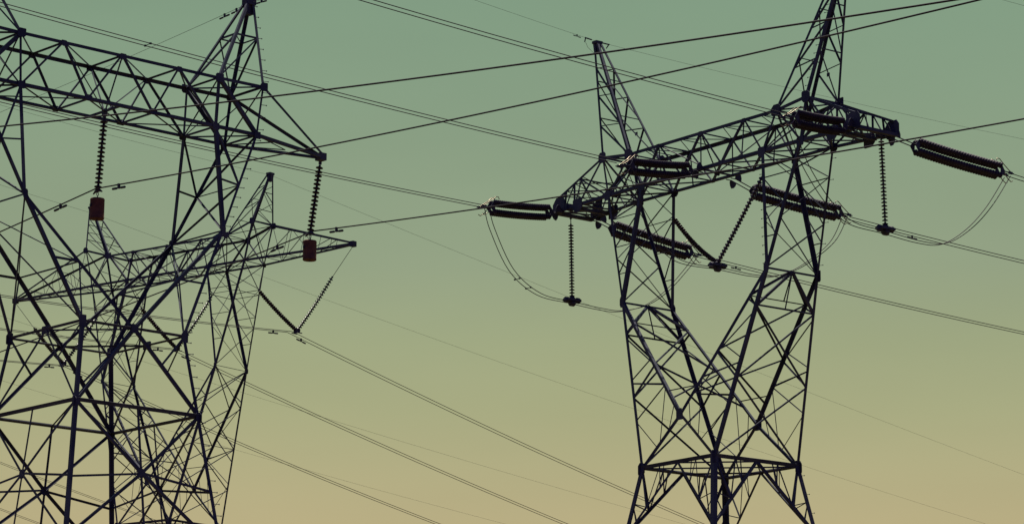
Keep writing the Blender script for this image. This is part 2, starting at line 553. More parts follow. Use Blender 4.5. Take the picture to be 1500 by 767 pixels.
            for s in (-1, 1):
                tt = TP(sx, s) + V(-sx * .25, 0, .62)
                a_ = lambda t, s=s, tt=tt: lp(TO(sx, s), tt, t)
                b_ = lambda t, s=s: lp(BO(sx, s), TP(sx, s), t)
                for t0, t1 in ((.45, .62), (.62, .80), (.80, .94)):
                    br(p, a_(t0), b_(t1), BR, V(0, s, 0)); br(p, b_(t1), a_(t1), BR, V(0, s, 0))
                    br(p, b_(t0), lp(BO(sx, -s), TP(sx, -s), t1), BR, dnz)
                    br(p, a_(t0), lp(TO(sx, -s), TP(sx, -s) + V(-sx * .25, 0, .62), t1), TH, upz)
                mb = MB(); mb.box(TP(sx, s) + V(-sx * .55, s * .10, -.02), V(.10, 0, 0), V(0, .16, 0), V(0, 0, .11)); p['gu'].append(mb)
                mb = MB(); mb.box(TP(sx, s) + V(-sx * .95, -s * .15, .12), V(.07, 0, 0), V(0, .20, 0), V(0, 0, .16)); p['gu'].append(mb)
            mb = MB(); mb.box(TP(sx, 0) + V(-sx * .12, 0, -.04), V(.12, 0, 0), V(0, 1.15, 0), V(0, 0, .07)); p['gu'].append(mb)
            mb = MB(); mb.box(TP(sx, 0) + V(-sx * 1.35, 0, .02), V(.10, 0, 0), V(0, 1.08, 0), V(0, 0, .07)); p['gu'].append(mb)
        else:
            mb = MB(); mb.box(TP(sx, 0) + V(0, 0, .03), V(.14, 0, 0), V(0, .16, 0), V(0, 0, .13 if key == 'A' else .16)); p['gu'].append(mb)
        fin(p)

    # ---- earth wire peaks
    for sx in (-1, 1):
        p = part('earth_wire_peak')
        base = {(-1, -1): TI(sx, -1), (1, -1): TO(sx, -1), (1, 1): TO(sx, 1), (-1, 1): TI(sx, 1)}
        top = {k: V(sx * q['pa'] + sx * k[0] * .10, k[1] * .10, q['za']) for k in base}
        leg = lambda k, t: lp(base[k], top[k], t)
        ctr = V(sx * q['po'], 0, 0)
        for k in base:
            o = V(sx * k[0], k[1], 0)
            ch(p, base[k], top[k], MD * (1.3 if key != 'A' else 1.5), o)
        order = SG
        for i in range(4):
            k1, k2 = order[i], order[(i + 1) % 4]
            o = V(sx * (k1[0] + k2[0]), k1[1] + k2[1], 0)
            if key == 'A': lv = [0, .56, .97]
            elif key == 'B': lv = [0, .27, .53, .77, .97] if i % 2 == 0 else [0, .34, .66, .97]
            else: lv = [0, .42, .75, .97] if i % 2 == 0 else [0, .25, .60, .97]
            for n_, (a, b) in enumerate(zip(lv[:-1], lv[1:])):
                if b < .96:
                    br(p, leg(k1, b), leg(k2, b), BR if key == 'A' else TH * 1.1, o)
                if n_ < len(lv) - 2:
                    br(p, leg(k1 if i != 1 else k2, a), leg(k2 if i != 1 else k1, b), BR if key != 'C' else TH * 1.2, o)
        if key == 'A':
            br(p, leg((-1, -1), .56), leg((1, 1), .56), TH, upz)
        mb = MB()
        mb.box(V(sx * q['pa'], 0, q['za'] - .02), V(.17, 0, 0), V(0, .20, 0), V(0, 0, .06 if key != 'A' else .14))
        mb.plate(V(sx * q['pa'], 0, q['za'] - .25), xh, zh, [(-.2, .2), (.2, .2), (.12, -.25), (-.12, -.25)], .22)
        p['gu'].append(mb)
        if key == 'B':
            c = lp(leg((-1, 1), .25), leg((1, 1), .25), .45)
            mp = MB(); mp.box(c + V(0, .02, -.10), V(.09, 0, 0), V(0, .008, 0), V(0, 0, .08)); p['ch'].append(('marker_plate', mp))
        if key == 'A' and sx == 1:
            bolts(p, AP(1, -1), TO(1, -1), V(1, -.3, 0)); bolts(p, TO(1, -1), BO(1, -1), V(1, -.3, 0))
        if key == 'B' and sx == 1:
            bolts(p, lp(TO(1, -1), AP(1, -1), .05), lp(TO(1, -1), AP(1, -1), .8), V(-1, -.2, 0), .35)
        fin(p)

    # ---- waist frame
    p = part('waist_frame')
    mids = []
    for i in range(4):
        k1, k2 = SG[i], SG[(i + 1) % 4]
        o = V(k1[0] + k2[0], k1[1] + k2[1], 0)
        ch(p, R(*k1), R(*k2), CH * 1.2, V(o.x, o.y, -1), 'ring_beam')
        mids.append((R(*k1) + R(*k2)) / 2)
    if key != 'A':
        for i in range(4):
            br(p, mids[i], mids[(i + 1) % 4], BR, upz)
        br(p, R(-1, -1), R(1, 1), BR, upz); br(p, R(-1, 1), R(1, -1), BR, upz)
    else:
        br(p, R(-1, -1), R(-1, 1) * .5 + R(1, 1) * .5, TH, upz); br(p, R(-1, -1), R(1, 1), TH, upz)
    for sy in (-1, 1):
        for sx in (-1, 1):
            ch(p, X(sy), R(sx, sy), CH, V(0, sy, -.3), 'diagonal')
    if key == 'A':
        r2 = lambda x, y: V(x * q['a2'], y * q['b2'], q['z2'])
        for i in range(4):
            k1, k2 = SG[i], SG[(i + 1) % 4]
            o = V(k1[0] + k2[0], k1[1] + k2[1], 0)
            ch(p, r2(*k1), r2(*k2), MD * 1.3, V(o.x, o.y, -1), 'ring_beam')
        for sx in (-1, 1):
            mx_ = V(sx * q['a2'], 0, q['z2'])
            for sy in (-1, 1):
                ch(p, mx_, R(sx, sy), MD * 1.1, V(sx, 0, 0), 'diagonal')
                br(p, r2(sx, sy), lp(X(sy), R(sx, sy), .42), BR, V(0, sy, 0))
                br(p, r2(sx, sy), lp(mx_, R(sx, sy), .40), BR, V(sx, 0, 0))
            br(p, mx_, X(1), BR, upz); br(p, mx_, X(-1), BR, upz)
            gus(p, mx_, yh, zh, .22, .13)
            for sy in (-1, 1): gus(p, r2(sx, sy), xh, zh, .13, .2, V(0, sy * .04, 0))
    else:
        for sy in (-1, 1):
            # struts joining the crossing inner chords of both arms
            br(p, lp(X(sy), P(-1, sy), .20), lp(X(sy), P(1, sy), .20), TH, V(0, sy, 0))
    for sy in (-1, 1):
        s = HV / .20
        gus(p, X(sy), xh, zh, .20 * s, .24 * s, V(0, sy * .05, 0))
        for sx in (-1, 1):
            gus(p, R(sx, sy), xh, zh, .18 * s, .26 * s, V(0, sy * .05, -.03)); gus(p, R(sx, sy), yh, zh, .18 * s, .26 * s, V(sx * .05, 0, -.03))
    fin(p)

    # ---- legs down to the ground, with the inverted-V or X bracing on every face
    legs = {k: part('leg') for k in SG}
    zlow = .35
    zg = q['zr'] - (3.05 if key != 'A' else 4.5)
    for k in SG:
        p = legs[k]
        ch(p, R(*k), G(*k, zlow), HV, V(k[0], k[1], 0))
        mb = MB()
        c = G(*k, 0)
        mb.lathe(V(c.x, c.y, -.3), V(0, 0, 1), [(0, 0), (.55, 0), (.42, .72), (0, .72)], 20)
        legs[k]['foot'] = mb
        if key == 'A' and k == (1, -1): bolts(p, R(*k), G(*k, q['zr'] - 5), V(1, -.3, 0))
        if key == 'B' and k == (1, 1): bolts(p, R(*k), G(*k, q['zr'] - 5), V(1, .3, 0), .8)
    lower = []
    for i in range(4):
        k1, k2 = SG[i], SG[(i + 1) % 4]
        o = V(k1[0] + k2[0], k1[1] + k2[1], 0)
        E_ = (R(*k1) + R(*k2)) / 2
        p = part('leg_bracing')
        if key == 'A':
            zc = q['zr'] - 2.15
            cc = (G(*k1, zc) + G(*k2, zc)) / 2
            for k in (k1, k2):
                br(p, R(*k), cc, MD * 1.25, o); br(p, cc, G(*k, zg), MD * 1.25, o)
                br(p, cc, G(*k, q['zr'] - 2.5), MD, o)
            br(p, E_, cc, BR, o)
            br(p, cc, (G(*k1, zg) + G(*k2, zg)) / 2, BR, o)
            gus(p, cc, o.cross(zh), zh, .15, .15)
            br(p, G(*k1, zg), G(*k2, zg), MD, o)
        else:
            for k in (k1, k2):
                g1 = G(*k, zg)
                ch(p, E_, g1, MD * 1.25, o, 'diagonal')
                e = lambda t, g1=g1: lp(E_, g1, t)
                l = lambda t, k=k, g1=g1: lp(R(*k), g1, t)
                br(p, R(*k), e(.60), MD, o); br(p, l(.52), e(.60), TH, o); br(p, l(.54), e(.80), TH, o)
                rr = lambda t, k=k: lp(R(*k), E_, t)
                br(p, rr(.50), e(.60), TH, o); br(p, rr(.62), e(.34), TH, o); br(p, rr(.50), e(.34), TH, o)
        # panels further down to the ground
        zs = [zg, zg * .62, zg * .28, zlow]
        for a, b in zip(zs[:-1], zs[1:]):
            br(p, G(*k1, a), G(*k2, b), MD, o); br(p, G(*k2, a), G(*k1, b), MD, o)
            br(p, G(*k1, b), G(*k2, b), BR, o)
        fin(p)
    for k in SG:
        ob = fin(legs[k])
        legs[k]['foot'].build('footing', CONC, ob)
    return root

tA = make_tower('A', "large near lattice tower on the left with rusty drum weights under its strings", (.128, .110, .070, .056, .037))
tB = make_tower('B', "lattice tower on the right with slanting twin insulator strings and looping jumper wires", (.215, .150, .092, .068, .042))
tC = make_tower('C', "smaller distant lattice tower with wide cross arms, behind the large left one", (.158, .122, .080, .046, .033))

def wl(key, p):
    """tower frame -> world"""
    q = TW[key]
    c, s = math.cos(q['yaw']), math.sin(q['yaw'])
    p = Vector(p)
    return V(q['X'] + c * p.x + s * p.y, q['D'] - s * p.x + c * p.y, p.z)
def wd_(key, p):
    return wl(key, p) - wl(key, (0, 0, 0))

# ---------------------------------------------------------------- insulators
def disc_mesh(r, pitch):
    """one cap-and-pin disc hanging along -Z from its cap at z = 0"""
    mb = MB()
    k = pitch
    prof = [(0, 0), (.036, -.004 * k / .146), (.044, -.02 * k / .146), (.044, -.055 * k / .146), (.06, -.062 * k / .146), (r * .70, -.074 * k / .146), (r * .96, -.094 * k / .146), (r, -.104 * k / .146),
            (r * .97, -.112 * k / .146), (r * .80, -.106 * k / .146), (r * .74, -.116 * k / .146), (r * .62, -.104 * k / .146), (r * .5, -.116 * k / .146), (r * .36, -.10 * k / .146), (.03, -.108 * k / .146), (.016, -.115 * k / .146), (.016, -1.02 * k)]
    mb.lathe((0, 0, 0), (0, 0, 1), prof, 18)
    return mb
_dm = {}
def disc_data(r, pitch, m):
    key = (r, round(pitch, 4), m.name)
    if key not in _dm:
        ob = disc_mesh(r, pitch).build('disc', m)
        _dm[key] = ob.data
        bpy.data.objects.remove(ob)
    return _dm[key]
def single_string(parent, A, B, n, r, name='disc', head=.12, tail=.10, sag=0.0, m=None):
    """string of n separate discs from A to B (parent-local), cap end at A"""
    A, B = Vector(A), Vector(B)
    d = (B - A).normalized()
    L = (B - A).length - head - tail
    pitch = L / n
    dat = disc_data(r, pitch, m or PORC)
    curve = lambda t: A + d * (head + L * t) - V(0, 0, sag * 4 * t * (1 - t))
    for i in range(n):
        c0, c1 = curve(i / n), curve((i + 1) / n)
        o = bpy.data.objects.new(name, dat)
        COL.objects.link(o)
        o.parent = parent
        o.location = c0
        o.rotation_mode = 'QUATERNION'
        q0 = (c0 - c1).to_track_quat('Z', 'Y')
        o.rotation_quaternion = q0 @ Matrix.Rotation(random.uniform(0, 6.28), 3, 'Z').to_quaternion() @ Matrix.Rotation(random.gauss(0, .018), 3, 'X').to_quaternion()
    mb = MB()
    mb.tube([A, A + d * (head + .01)], .022, 8)
    mb.box(A + d * head * .4, V(.05, 0, 0), V(0, .03, 0), V(0, 0, .05))
    mb.build('shackle', FITT, parent)
    mb = MB()
    mb.tube([B - d * (tail + .01), B], .022, 8)
    mb.box(B - d * .03, V(.06, 0, 0), V(0, .035, 0), V(0, 0, .05))
    mb.build('ball_fitting', FITT, parent)

def rooted(name, key, top):
    """empty in the tower's frame orientation, placed at the hanging point"""
    o = empty(name, wl(key, top), -TW[key]['yaw'])
    return o

# ---- tower A : three hanging strings with drum weights below their clamps
A_str = [((0, 0, 28.44), (-.17, 0, 25.80), "dark disc insulator string hanging from the middle of the near tower's beam", "rusty red drum weight hanging below the near tower's beam middle"),
         ((9.24, 0, 28.42), (8.84, 0, 25.74), "dark disc insulator string hanging from the right arm tip of the near tower", "rusty red drum weight under the near tower's right arm tip"),
         ((-9.24, 0, 28.42), (-9.64, 0, 25.74), "dark disc insulator string hanging from the left arm tip of the near tower", "rusty red drum weight hanging under the left arm tip of the near tower")]
for top, bot, l1, l2 in A_str:
    top, bot = Vector(top), Vector(bot)
    root = rooted("insulator_string", 'A', top)
    tag(root, l1, "insulator", "insulator strings of the near tower")
    b = bot - top
    single_string(root, (0, 0, 0), b, 16, .135)
    mb = MB()
    mb.tube([b + V(0, -.26, -.06), b + V(0, -.12, .01), b + V(0, .12, .01), b + V(0, .26, -.06)], [.022, .05, .05, .022], 8)
    mb.box(b + V(0, 0, .03), V(.035, 0, 0), V(0, .10, 0), V(0, 0, .06))
    mb.build('suspension_clamp', FITT, root)
    dr = rooted("drum_weight", 'A', bot + V(0, 0, -.02))
    tag(dr, l2, "weight", "drum weights under the near tower")
    mb = MB()
    h0, h1, r = .27, .93, .245
    mb.lathe((0, 0, 0), (0, 0, -1), [(0, h0 - .03), (r * .93, h0 - .03), (r, h0), (r, h0 + .03), (r * .985, h0 + .04), (r * .985, h1 - .04), (r, h1 - .03), (r, h1), (r * .93, h1 + .02), (0, h1 + .02)], 32)
    mb.build('drum', RUST, dr)
    mb = MB()
    mb.tube([V(0, 0, .0), V(.03, 0, -.05), V(.04, 0, -.11), V(0, 0, -.15)], .014, 6)
    mb.tube([V(0, 0, 0), V(-.03, 0, -.05), V(-.04, 0, -.11), V(0, 0, -.15)], .014, 6)
    mb.tube([V(0, 0, -.15), V(0, 0, -.26)], .018, 6)
    mb.build('hanger', FITT, dr)
    mb = MB()
    mb.tube([V(0, 0, -.94), V(0, 0, -.99)], .03, 8)
    mb.build('drain_plug', FITT, dr)
    mb = MB()
    mb.box(V(-.265, 0, -.50), V(.025, 0, 0), V(0, .03, 0), V(0, 0, .04))
    mb.build('lug', FITT, dr)

# ---- tower B : four-string tension assemblies
def tension(x, sgn, anchor, yoke, end, n, r, label):
    """anchor/yoke/end are (y, z) in the plane x of tower B"""
    A, Y, Z = V(x, *anchor), V(x, *yoke), V(x, *end)
    root = rooted("tension_insulator", 'B', A)
    tag(root, label, "insulator", "tension insulators of the right tower")
    Y, Z = Y - A, Z - A
    d = (Z - Y).normalized()
    upv = (V(0, 0, 1) - d * d.z).normalized()
    xo, hv = .16, .225
    for s in (-1, 1):
        # link rods and fan plate at the tower end
        mb = MB()
        mb.tube([V(s * xo, -sgn * .30, 0), V(s * xo, 0, 0), Y + V(s * xo, 0, 0)], .026, 6)
        mb.build('link_rod', FITT, root)
        mb = MB()
        fd = Y.normalized()
        fu = (V(0, 0, 1) - fd * fd.z).normalized()
        pts = [(.0, 0)] + [(.05 + .20 * math.cos(a) * .9, .25 * math.sin(a) * s) for a in [k * math.pi / 2 / 6 for k in range(7)]]
        pts = [(-.16, 0), (.20, 0), (.18, .16), (.11, .29), (.0, .36), (-.10, .27), (-.17, .12)]
        mb.plate(V(s * xo, 0, 0) + fd * .12, fd, fu * s, pts, .05)
        mb.build('clevis_plate', FITT, root)
        for (e, dd) in ((Y, d), (Z, -d)):
            mb = MB()
            pts = [(-.10, 0), (-.04, .07), (.12, hv + .05), (.18, hv + .05), (.18, -hv - .05), (.12, -hv - .05), (-.04, -.07)]
            mb.plate(e + V(s * xo, 0, 0) + dd * .02, dd, upv, pts, .03)
            mb.build('yoke_plate', FITT, root)
        for v in (-1, 1):
            mb = MB()
            a = Y + V(s * xo, 0, 0) + upv * (v * hv) + d * .16
            b = Z + V(s * xo, 0, 0) + upv * (v * hv) - d * .16
            L = (b - a).length
            k = L / n
            prof = []
            f = k / .146
            for i in range(n):
                z = i * k
                prof += [(.055, z), (.055, z + .04 * f), (.085, z + .052 * f), (r, z + .088 * f), (r, z + .100 * f), (r * .74, z + .114 * f), (.055, z + .122 * f)]
            prof.append((.03, L))
            # slight sag of the string, as a chain under its own weight
            o0 = len(mb.v)
            mb.lathe(a, b - a, prof, 14)
            for vi in range(len(mb.v)):
                p = Vector(mb.v[vi])
                t = (p - a).dot(b - a) / (L * L)
                p.z -= .04 * 4 * t * (1 - t) if 0 < t < 1 else 0
                mb.v[vi] = tuple(p)
            mb.build('insulator_string', PORC, root)
    # arcing horns at the line end
    for s in (-1, 1):
        mb = MB()
        c = Z + V(s * xo, 0, 0)
        mb.tube([c + d * .55 - upv * .02, c + d * .30 + upv * .12, c + d * .0 + upv * .30, c - d * .28 + upv * .50, c - d * .44 + upv * .50, c - d * .48 + upv * .38], .021, 6)
        mb.build('arcing_horn', BRASS, root)
        mb = MB()
        mb.tube([c + d * .05 - upv * .10, c + d * .25 - upv * .30, c + d * .46 - upv * .40, c + d * .56 - upv * .34], .021, 6)
        mb.build('arcing_horn', BRASS, root)
        mb = MB()
        mb.tube([c, c + d * .62], .03, 8)
        mb.box(c + d * .42, V(.03, 0, 0), V(0, .12, 0), V(0, 0, .055))
        mb.build('dead_end_clamp', FITT, root)
    return root
tension(9.9, -1, (-1.12, 35.20), (-1.55, 35.12), (-4.50, 35.02), 30, .140, "smooth double insulator in front of the right tower's right arm, highest of the three")
tension(0.0, -1, (-1.02, 35.22), (-1.62, 35.12), (-5.20, 34.76), 30, .140, "smooth double insulator crossing in front of the right tower's beam middle")
tension(-9.9, -1, (-1.25, 35.05), (-1.75, 34.97), (-5.40, 34.68), 30, .140, "smooth double insulator pointing left from the right tower's left arm tip")
tension(9.9, 1, (1.30, 35.16), (2.60, 34.98), (8.02, 34.66), 31, .142, "ribbed double insulator slanting off the right tower's right arm tip against open sky")
tension(0.0, 1, (1.00, 35.10), (2.15, 34.78), (7.65, 34.50), 31, .142, "ribbed double insulator from the beam middle, passing behind the right tower's right fork arm")
tension(-9.9, 1, (1.20, 35.00), (1.95, 34.78), (7.02, 34.22), 31, .142, "ribbed double insulator from the left arm tip, behind the right tower's left fork arm")

# ---- hanging jumper strings at B
def clamp_weight(root, c):
    for k, (dx, dy, dz, r, h) in enumerate([(0, 0, -.02, .13, .22), (0, -.34, -.10, .15, .22), (0, .34, -.06, .14, .22), (0, 0, -.20, .17, .26)]):
        mb = MB()
        cc = Vector(c) + V(dx, dy, dz)
        mb.lathe(cc - V(0, h / 2, 0), (0, 1, 0), [(0, 0), (r * .85, 0), (r, .03), (r, h - .03), (r * .85, h), (0, h)], 14)
        mb.build('clamp_weight', FITT, root)
    mb = MB()
    mb.box(Vector(c) + V(0, 0, -.08), V(.22, 0, 0), V(0, .40, 0), V(0, 0, .05))
    mb.build('clamp_bar', FITT, root)
for x, y0, z0, y1, z1, lab in [(-9.9, -.54, 35.06, -.45, 30.98, "slim vertical insulator string hanging from the left arm tip of the right tower"),
                               (9.9, .62, 35.08, .77, 31.10, "slim vertical insulator string hanging from the right arm tip of the right tower")]:
    root = rooted("insulator_string", 'B', (x, y0, z0))
    tag(root, lab, "insulator", "hanging jumper strings of the right tower")
    b = V(0, y1 - y0, z1 - z0)
    single_string(root, (0, 0, 0), b, 24, .135, head=.45 if x < 0 else .15, tail=.08)
    clamp_weight(root, b)
# ---- V string at B's centre
root = rooted("insulator_string", 'B', (-.02, 0, 31.12))
tag(root, "V-shaped pair of insulator strings between the two arms of the right tower", "insulator")
qb = TW['B']
def armpt(sx, sy, t): 
    return V(sx * qb['xp'], sy * qb['bp'], qb['zp']).lerp(V(sx * qb['ci'], sy * qb['bb'], qb['zb']), t) - V(-.02, 0, 31.12)
for sx, P_ in ((-1, armpt(-1, 1, .78)), (1, armpt(1, -1, .80))):
    single_string(root, P_, V(sx * .05, 0, .02), 26, .115, head=.10, tail=.05, sag=.20 if sx < 0 else .06, m=GLAZE)
mb = MB()
mb.plate(V(0, 0, -.03), V(1, 0, 0), V(0, 0, 1), [(-.14, .06), (.14, .06), (.10, -.12), (-.10, -.12)], .04)
mb.build('yoke_plate', FITT, root)
clamp_weight(root, V(0, 0, -.06))

# ---- V strings at C
for xa, za, xm, zm, xb, zb, l in [
    (6.84, 39.24, 9.97, 36.44, 12.68, 39.35, "V-shaped insulator pair under the distant tower's right arm, against open sky"),
    (-2.94, 39.31, .20, 36.44, 2.98, 39.33, "V-shaped insulator pair in the middle of the distant tower, half hidden"),
    (-12.42, 39.15, -9.63, 36.56, -6.74, 39.24, "V-shaped insulator pair under the distant tower's left arm, behind the near tower")]:
    root = rooted("insulator_string", 'C', (xm, 0, zm))
    tag(root, l, "insulator", "V strings of the distant tower")
    for x, z, s in ((xa, za, -1), (xb, zb, 1)):
        top = V(x - xm, 0, z - zm)
        single_string(root, top, V(s * .06, 0, .02), 22, .135, head=.06, tail=.05, sag=.08, m=GLAZE)
        # link from the string head up to the steel
        q = TW['C']
        if abs(x) > 10:
            hook = V(math.copysign(q['xt'], x) - xm, 0, q['zti'] - .1 - zm)
            mb = MB(); mb.tube([top, hook], .016, 6); mb.build('link_rod', FITT, root)
        else:
            sx = 1 if x > 0 else -1
            xx = sx * (q['co'] if abs(x) > 5 else q['ci']) - xm
            for sy in (-1, 1):
                mb = MB(); mb.tube([top, V(xx, sy * q['bb'], q['zb'] - zm)], .026, 6); mb.build('link_rod', FITT, root)
    mb = MB()
    mb.plate(V(0, 0, -.06), V(1, 0, 0), V(0, 0, 1), [(-.26, .06), (.26, .06), (.22, -.10), (-.22, -.10)], .04)
    mb.tube([V(-.2, -.22, -.16), V(-.2, .22, -.16)], .035, 8); mb.tube([V(.2, -.22, -.16), V(.2, .22, -.16)], .035, 8)
    mb.build('suspension_clamp', FITT, root)

# ---------------------------------------------------------------- wires
def parab(P0, dv, co, s0, s1, n=60, off=(0, 0)):
    out = []
    for i in range(n + 1):
        s = s0 + (s1 - s0) * i / n
        out.append(V(P0[0] + dv[0] * s + off[0], P0[1] + dv[1] * s + off[1], co[0] + co[1] * s + co[2] * s * s))
    return out
def wire(name, pts, r, label, cat="wire", group=None, n=7):
    o0 = pts[0]
    mb = MB()
    mb.tube([p - o0 for p in pts], r, n)
    ob = mb.build(name, WIRE, None, o0)
    tag(ob, label, cat, group)
    return ob
YA, YB, YC = (.6654, -.7465), (.7917, .6109), (.6087, .7934)
XB = (math.cos(.9136), -math.sin(.9136)); XC = (math.cos(.6544), -math.sin(.6544))
# tower B twin conductors
GB = "twin conductors of the right tower"
B_w = [((15.31, 127.16), (34.97, -.01747, .00078), -5.0, -140, "running up left from the right arm's smooth insulator"),
       ((9.26, 135.0), (34.77, -.01486, .00069), -5.7, -150, "running up left from the beam middle's smooth insulator"),
       ((3.21, 142.84), (34.67, .00012, .00082), -5.9, -160, "running left from the left arm tip's smooth insulator"),
       ((15.31, 127.16), (35.35, -.093, .0008), 8.5, 150, "leaving right from the right arm tip's ribbed insulator"),
       ((9.26, 135.0), (34.845, -.0628, .0008), 8.1, 150, "leaving right from the beam middle's ribbed insulator"),
       ((3.21, 142.84), (34.68, -.0721, .00071), 7.5, 150, "leaving right from the left arm's ribbed insulator")]
for P0, co, s0, s1, l in B_w:
    for k, w in ((0.16, "upper"), (-.24, "lower")):
        wire("conductor_wire", parab(P0, YB, co, s0, s1, 60, (XB[0] * k, XB[1] * k)), .0195, f"{w} wire of the pair {l}", group=GB)
# jumpers
JB = {'left': (-9.9, [(-5.52, 34.65), (-5.2, 33.68), (-4.06, 31.88), (-2.43, 30.95), (-.45, 30.80), (1.31, 30.71), (2.53, 30.76), (4.12, 31.24), (5.47, 32.12), (6.71, 33.34), (7.38, 34.12)]),
      'right': (9.9, [(-4.75, 35.0), (-4.1, 33.62), (-3.52, 32.75), (-2.49, 31.7), (-1.2, 31.0), (.77, 30.87), (2.93, 30.74), (4.39, 30.9), (5.9, 31.76), (7.23, 32.97), (8.45, 34.5)]),
      'middle': (0, [(-5.5, 34.70), (-4.6, 33.13), (-3.97, 32.3), (-3.32, 31.45), (-2.55, 30.97), (-1.6, 30.82), (0, 30.86), (.96, 30.84), (2.16, 30.82), (3.55, 30.98), (5.18, 31.66), (7.11, 33.04), (7.97, 34.37)])}
def smooth(pts, sub=6):
    out = []
    P = [pts[0]] + pts + [pts[-1]]
    for i in range(1, len(P) - 2):
        for j in range(sub):
            t = j / sub
            a, b, c, d = P[i - 1], P[i], P[i + 1], P[i + 2]
            out.append(.5 * ((2 * b) + (c - a) * t + (2 * a - 5 * b + 4 * c - d) * t * t + (3 * b - a - 3 * c + d) * t ** 3))
    out.append(P[-2])
    return out
for k, (x, pts) in JB.items():
    for dx, w in ((.14, "right hand"), (-.22, "left hand")):
        W_ = smooth([wl('B', (x + dx, y, z)) for y, z in pts])
        wire("jumper_wire", W_, .0195, f"{w} wire of the jumper loop below the right tower's {k if k == 'middle' else k + ' arm'}", group="jumper loops of the right tower")
# tower A single conductors (bend at the clamps)
for key, P0, nco, fco, l in [
    (0, (-13.93, 99.83), (25.87, -.07635, .0006), (25.87, .0914, .0008), "single thick wire through the near tower's middle clamp, rising to the right"),
    (1, (-7.03, 105.99), (25.86, -.08667, .00062), (25.86, .09446, .0008), "single thick wire through the near tower's right clamp, passing in front of the right tower"),
    (2, (-20.99, 93.55), (25.86, -.12503, .00063), (25.86, .093, .0008), "topmost single thick wire, passing behind the near tower's beam and rising right")]:
    dv = YA if key < 2 else (.7279, -.6857)
    far = parab(P0, YA, fco, -150, 0, 50)
    near = parab(P0, dv, nco, 0, 88, 60)
    wire("conductor_wire", far[:-1] + near, .025, l, group="single conductors of the near tower")
# tower C twin conductors
for P0, nco, fco, l in [((-13.19, 179.28), (36.42, .09189, .00083), (36.42, -.179, .00052), "right"),
                        ((-20.65, 185.), (36.36, .08163, .00079), (36.44, -.182, .00055), "middle"),
                        ((-28.11, 190.72), (36.38, .09381, .0008), (36.38, -.1875, .00073), "left")]:
    for k, w in ((.20, "upper"), (-.20, "lower")):
        of = (XC[0] * k, XC[1] * k)
        z0 = (nco[0] + fco[0]) / 2
        near = parab(P0, YC, (z0,) + nco[1:], -120, 0, 50, of)
        far = parab(P0, YC, (z0,) + fco[1:], 0, 150, 60, of)
        wire("conductor_wire", near[:-1] + far, .0195, f"{w} wire of the pair through the distant tower's {l} V-shaped insulator", group="twin conductors of the distant tower")
# earth wires
EW = "earth wires between the tower peaks"
pbB = wl('B', (-qb['pa'], 0, qb['za']))
e = parab((4.04, 141.77), YB, (43.40, -.083, .0008), -110, 0, 40)[:-1] + parab((4.04, 141.77), YB, (43.40, -.0187, .00063), 0, 150, 50)
wire("earth_wire", e, .0065, "thin faint wire over the left peak of the right tower", group=EW)
pb2 = wl('B', (qb['pa'], 0, qb['za']))
e = parab((pb2.x, pb2.y), YB, (43.40, -.083, .0008), -110, 0, 40)[:-1] + parab((pb2.x, pb2.y), YB, (43.40, -.0187, .00063), 0, 150, 50)
wire("earth_wire", e, .0065, "thin wire over the right peak of the right tower, above the frame", group=EW)
e = parab((-9.32, 103.94), YA, (33.62, .0622, .00074), -110, 0, 40)[:-1] + parab((-9.32, 103.94), YA, (33.62, -.05, .0008), 0, 90, 50)
wire("earth_wire", e, .0075, "thin wire from the near tower's right peak, slanting down left behind its beam", group=EW)
e = parab((-14.65, 180.4), YC, (46.27, .03838, .0008), -120, 0, 40)[:-1] + parab((-14.65, 180.4), YC, (46.27, -.0835, .00011), 0, 200, 60)
wire("earth_wire", e, .0075, "thin faint wire over the distant tower's right peak, going behind the right tower", group=EW)
e = parab((-26.65, 189.6), YC, (46.0, -.0303, .0008), -120, 0, 40)[:-1] + parab((-26.65, 189.6), YC, (46.0, -.084, .00017), 0, 220, 60)
wire("earth_wire", e, .0075, "thin faint wire over the distant tower's left peak, lower of the two falling right", group=EW)
# far line beyond, only its wires in view
FW = "wires of a line farther away"
wire("earth_wire", parab((-20, 280), YC, (48.71, -.0695, .00013), -140, 200, 60), .009, "barely visible wire far away, crossing the lower middle of the sky", group=FW)
wire("earth_wire", parab((-30, 300), YC, (48.74, -.0716, .00019), -140, 200, 60), .009, "barely visible wire far away, lowest of the faint ones at lower middle", group=FW)
for (P0, co, nm) in (((-45, 270), (41.93, -.167, .00078), "higher pair of fine wires at the lower left corner"), ((-47, 275), (38.97, -.1692, .0008), "lower pair of fine wires at the lower left corner")):
    for k, w in ((.2, "upper"), (-.2, "lower")):
        wire("conductor_wire", parab(P0, YC, co, -90, 110, 50, (XC[0] * k, XC[1] * k)), .0195, f"{w} wire of the {nm}, far behind", group=FW)

